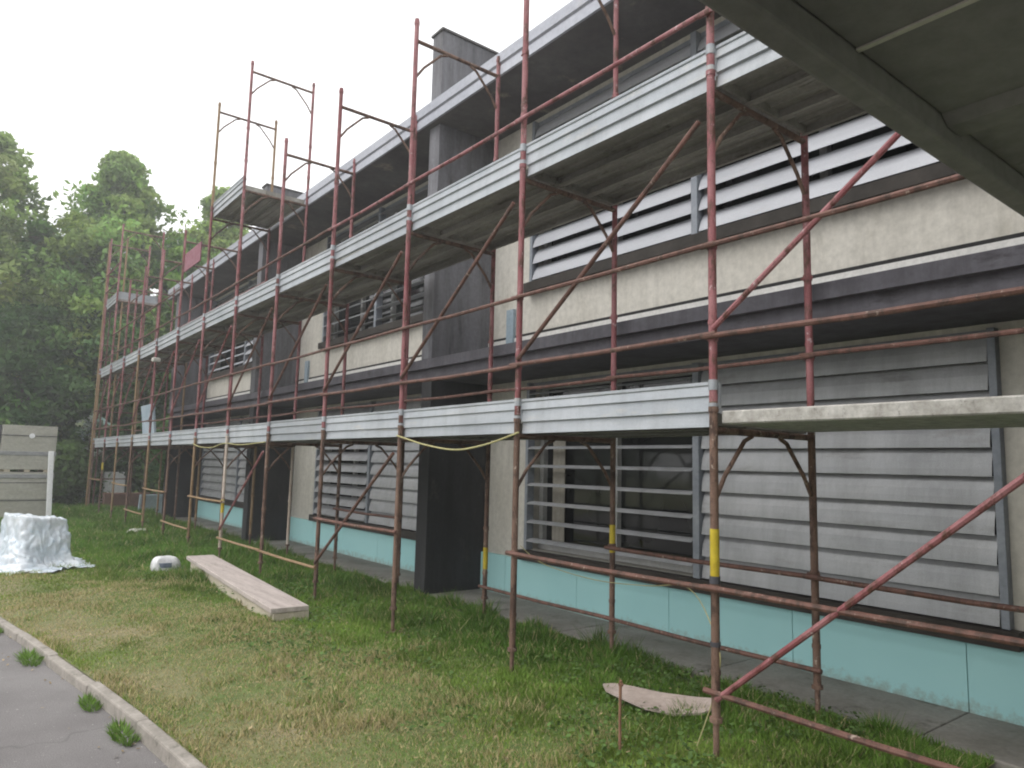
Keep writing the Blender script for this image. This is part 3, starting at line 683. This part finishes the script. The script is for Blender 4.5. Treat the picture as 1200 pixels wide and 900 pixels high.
tree('dark_tree', 'dark leafy tree low down beside the far scaffold end', 4.6, 28.9, 6.8, broad(1.9), G3, 8, .3, 190, 80, .17, .6)
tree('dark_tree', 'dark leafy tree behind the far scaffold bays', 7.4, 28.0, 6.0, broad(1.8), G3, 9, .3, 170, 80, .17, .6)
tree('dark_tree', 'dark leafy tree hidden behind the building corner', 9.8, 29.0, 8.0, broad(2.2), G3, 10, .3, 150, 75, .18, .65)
tree('shrub', 'light green shrub behind the wrapped insulation pallets', 3.0, 26.2, 1.9, broad(.65), (.075,.12,.035), 11, .1, 60, 60, .11, .32, 'shrub', .04)
tree('shrub', 'dark shrub at the left behind the insulation pallets', .6, 25.5, 2.6, broad(1.1), G2, 12, .1, 90, 60, .12, .4, 'shrub', .04)
tree('shrub', 'dark green shrub beside the white cabinet', 3.8, 28.0, 2.4, broad(.9), G3, 13, .1, 80, 60, .12, .4, 'shrub', .04)
tree('shrub', 'dark shrub growing behind the far ground floor scaffold bays', 6.3, 25.2, 2.9, broad(1.2), G3, 14, .1, 100, 60, .12, .45, 'shrub', .04)
tree('shrub', 'shrub with gleaming light painted into its pale leaves, left of the far scaffold end', 3.75, 26.9, 2.9, broad(.35), (.32,.36,.30), 15, 1.6, 12, 22, .10, .25, 'shrub', .03)  # gleam of light on the leaves is put into their pale colour
# far wood behind everything
r = np.random.default_rng(77); n = 16000
xx = r.uniform(-35, 45, n); yy = r.uniform(39, 47, n); top = 5.2+1.1*np.sin(xx*.7)+.8*np.sin(xx*1.9+1); C = np.stack([xx, yy, r.uniform(0,1,n)**.8*top], 1)
N = unit(r.normal(size=(n,3))); A = unit(np.cross(N, r.normal(size=(n,3)))); B = np.cross(N, A); s = r.uniform(.25,.5,(n,1))
o = quads_mesh('far_wood', C, A*s, B*s, np.array(G3)*r.uniform(.6,1.4,(n,1)), M['leaf']); tag(o, 'dark mass of distant trees beyond the garden', 'wood', kind='stuff')

# lawn grass: blades, greener and longer by the wall, short and dry along the kerb
def vnoise(x, y, s, seed):
    r = np.random.default_rng(seed); G = r.uniform(0,1,(64,64)); u = x*s; v = y*s; i = np.floor(u).astype(int); j = np.floor(v).astype(int); fu = u-i; fv = v-j
    fu = fu*fu*(3-2*fu); fv = fv*fv*(3-2*fv); g_ = lambda a,b: G[a%64, b%64]
    return (g_(i,j)*(1-fu)+g_(i+1,j)*fu)*(1-fv)+(g_(i,j+1)*(1-fu)+g_(i+1,j+1)*fu)*fv
r = np.random.default_rng(5); n = 800000
yy = 1.6 + 25*r.uniform(0,1,n)**1.5; xx = r.uniform(-2.5, 4.74, n)
kx = np.interp(yy, [p_[0] for p_ in KP], [p_[1] for p_ in KP])
dn = .55*vnoise(xx,yy,.9,1)+.3*vnoise(xx,yy,2.6,2)+.15*vnoise(xx,yy,7,3)
dry = np.clip((dn + np.interp(xx-kx, [0,1.2,2.3,3.2], [.17,.14,-.05,-.30]) + np.interp(yy,[8,14],[0,-.22]) - .47)/.2, 0, 1)
keep = (xx > kx+.035) & (r.uniform(0,1,n) < 1-.12*dry) & ((xx < 4.69+.03*np.sin(yy*5)))
xx, yy, dry, dn, kx = xx[keep], yy[keep], dry[keep], dn[keep], kx[keep]; n = len(xx)
lush = np.clip(np.interp(xx-kx, [0,1.5,3], [0,.25,1]) + (dn-.5), 0, 1.2)
dist = np.hypot(xx, yy)
clump = np.clip((vnoise(xx,yy,3.7,21)*.6+vnoise(xx,yy,9,22)*.4-.42)*3.2, 0, 1.6)
pole = np.exp(-((np.minimum(abs(xx-XO),abs(xx-XI)))**2+((yy-Y0+.9)%BAY-.9)**2)/.012)
kerbside = np.exp(-((xx-kx-.06)/.07)**2)*np.clip(vnoise(xx,yy,1.3,31)*2.4-.8,0,1)
hh = (.026+.029*lush+.035*kerbside)*(.6+1.0*clump*(.45+lush)+.3*pole)*(1-.2*dry)*r.uniform(.5,1.5,n)
wd = (.0022+.0008*dist/3)*r.uniform(.7,1.4,n)*(1+.4*lush)
az = r.uniform(0,2*np.pi,n); le = r.uniform(.1,1.1,n)*hh; la = r.uniform(0,2*np.pi,n)
z = .018*np.sin(1.7*xx+.6*yy)+.014*np.sin(2.3*yy-1.1*xx+1)+.01*np.sin(4.1*xx+3.3*yy) - .004
z = np.where(xx > 4.55, 0, z*np.clip((xx-kx-.03)/.3,0,1))
C = np.stack([xx,yy,z],1); U = np.stack([np.cos(az)*wd,np.sin(az)*wd,0*wd],1); V = np.stack([np.cos(la)*le,np.sin(la)*le,hh],1)
green = np.array([.115,.225,.034]); olive = np.array([.21,.285,.055]); straw = np.array([.46,.39,.21])
mixg = np.clip(lush,0,1)[:,None]; T = olive*(1-mixg)+green*mixg
isdry = (r.uniform(0,1,n) < .08+.65*dry)[:,None]; T = T*(.72+.5*vnoise(xx,yy,1.9,41)[:,None])*np.where(clump[:,None]>.8,.85,1.0); T = np.where(isdry, straw*r.uniform(.7,1.25,(n,1)), T*r.uniform(.65,1.4,(n,1)))
o = quads_mesh('grass', C, U, V, T, M['blade'], None, True); tag(o, 'green and dry patchy grass of the lawn', 'grass', kind='stuff')
# broad clover leaves among the grass near the scaffold
m_ = 9000; yy = 2.2+9*r.uniform(0,1,m_)**1.5; xx = r.uniform(2.1,4.68,m_); cl = vnoise(xx,yy,1.6,9)*.6+vnoise(xx,yy,4,10)*.4; kp = cl > .52
xx, yy = xx[kp], yy[kp]; m_ = len(xx); N = unit(r.normal(size=(m_,3))*.35+np.array([0,0,1])); A = unit(np.cross(N, r.normal(size=(m_,3)))); B = np.cross(N, A); s = r.uniform(.010,.022,(m_,1))
C = np.stack([xx,yy,.03+.05*r.uniform(0,1,m_)],1)
o = quads_mesh('clover', C, A*s, B*s, np.array([.10,.17,.045])*r.uniform(.6,1.4,(m_,1)), M['blade']); tag(o, 'broad leaved clover patches in the grass by the scaffold', 'clover', kind='stuff')
# weeds along the kerb
def weed(x, y, seed, sz, label):
    r = np.random.default_rng(seed); n = 260; a_ = r.uniform(0,2*np.pi,n); rd = sz*np.sqrt(r.uniform(0,1,n))*.8
    C = np.stack([rd*np.cos(a_)*.7, rd*np.sin(a_)*2.4, 0*a_-.055],1); aw = r.uniform(0,2*np.pi,n); U = np.stack([np.cos(aw),np.sin(aw),0*aw],1)*.0055
    V = np.stack([np.cos(a_)*sz*.5*r.uniform(.2,1,n), np.sin(a_)*sz*.5*r.uniform(.2,1,n), sz*.55*r.uniform(.2,1.0,n)],1)
    o = quads_mesh('weed_tuft', C, U, V, np.array([.13,.23,.04])*r.uniform(.6,1.4,(n,1)), M['blade'], None, True); o.location = (x,y,0); tag(o, label, 'weed', 'weed tufts along the kerb')
weed(kerb_x(7.0)-.10, 7.0, 1, .13, 'largest green weed tuft on the asphalt against the kerb, about halfway along')
weed(kerb_x(5.55)-.09, 5.55, 2, .09, 'small weed tuft in the kerb gutter, between two bigger tufts')
weed(kerb_x(4.85)-.10, 4.85, 3, .11, 'bright green weed tuft at the kerb, nearest the photo bottom')
weed(kerb_x(8.3)-.08, 8.3, 4, .11, 'weed tuft where the kerb meets the left photo edge')
for x, y, sx, lab in ((1.12,8.6,.07,'flat pale stone lying in the lawn beside the kerb'),):
    lump('stone', M['stone'], (x,y,-.005), sx, sx*.7, sx*.35, lab, 'stone', .25, int(y*10), .9)
# dry leaves and bits of straw scattered over the lawn
m_ = 1500; yy = 1.8+12*r.uniform(0,1,m_)**1.5; xx = np.interp(yy, [p_[0] for p_ in KP], [p_[1] for p_ in KP])+r.uniform(-.35,3.4,m_)**1.0
N = unit(r.normal(size=(m_,3))*.3+np.array([0,0,1])); A = unit(np.cross(N, r.normal(size=(m_,3)))); B = np.cross(N, A); s_ = r.uniform(.008,.02,(m_,1))
zz = np.where(xx < np.interp(yy, [p_[0] for p_ in KP], [p_[1] for p_ in KP])+.05, -.05, .028)
C = np.stack([xx, yy, zz], 1); ok = xx < 4.6; C, A, B, s_ = C[ok], A[ok], B[ok], s_[ok]
o = quads_mesh('dry_leaves', C, A*s_*.6, B*s_, np.array([.34,.26,.15])*r.uniform(.5,1.5,(len(C),1)), M['blade']); tag(o, 'small dry leaves and straw bits scattered over the lawn', 'dry leaves', kind='stuff')
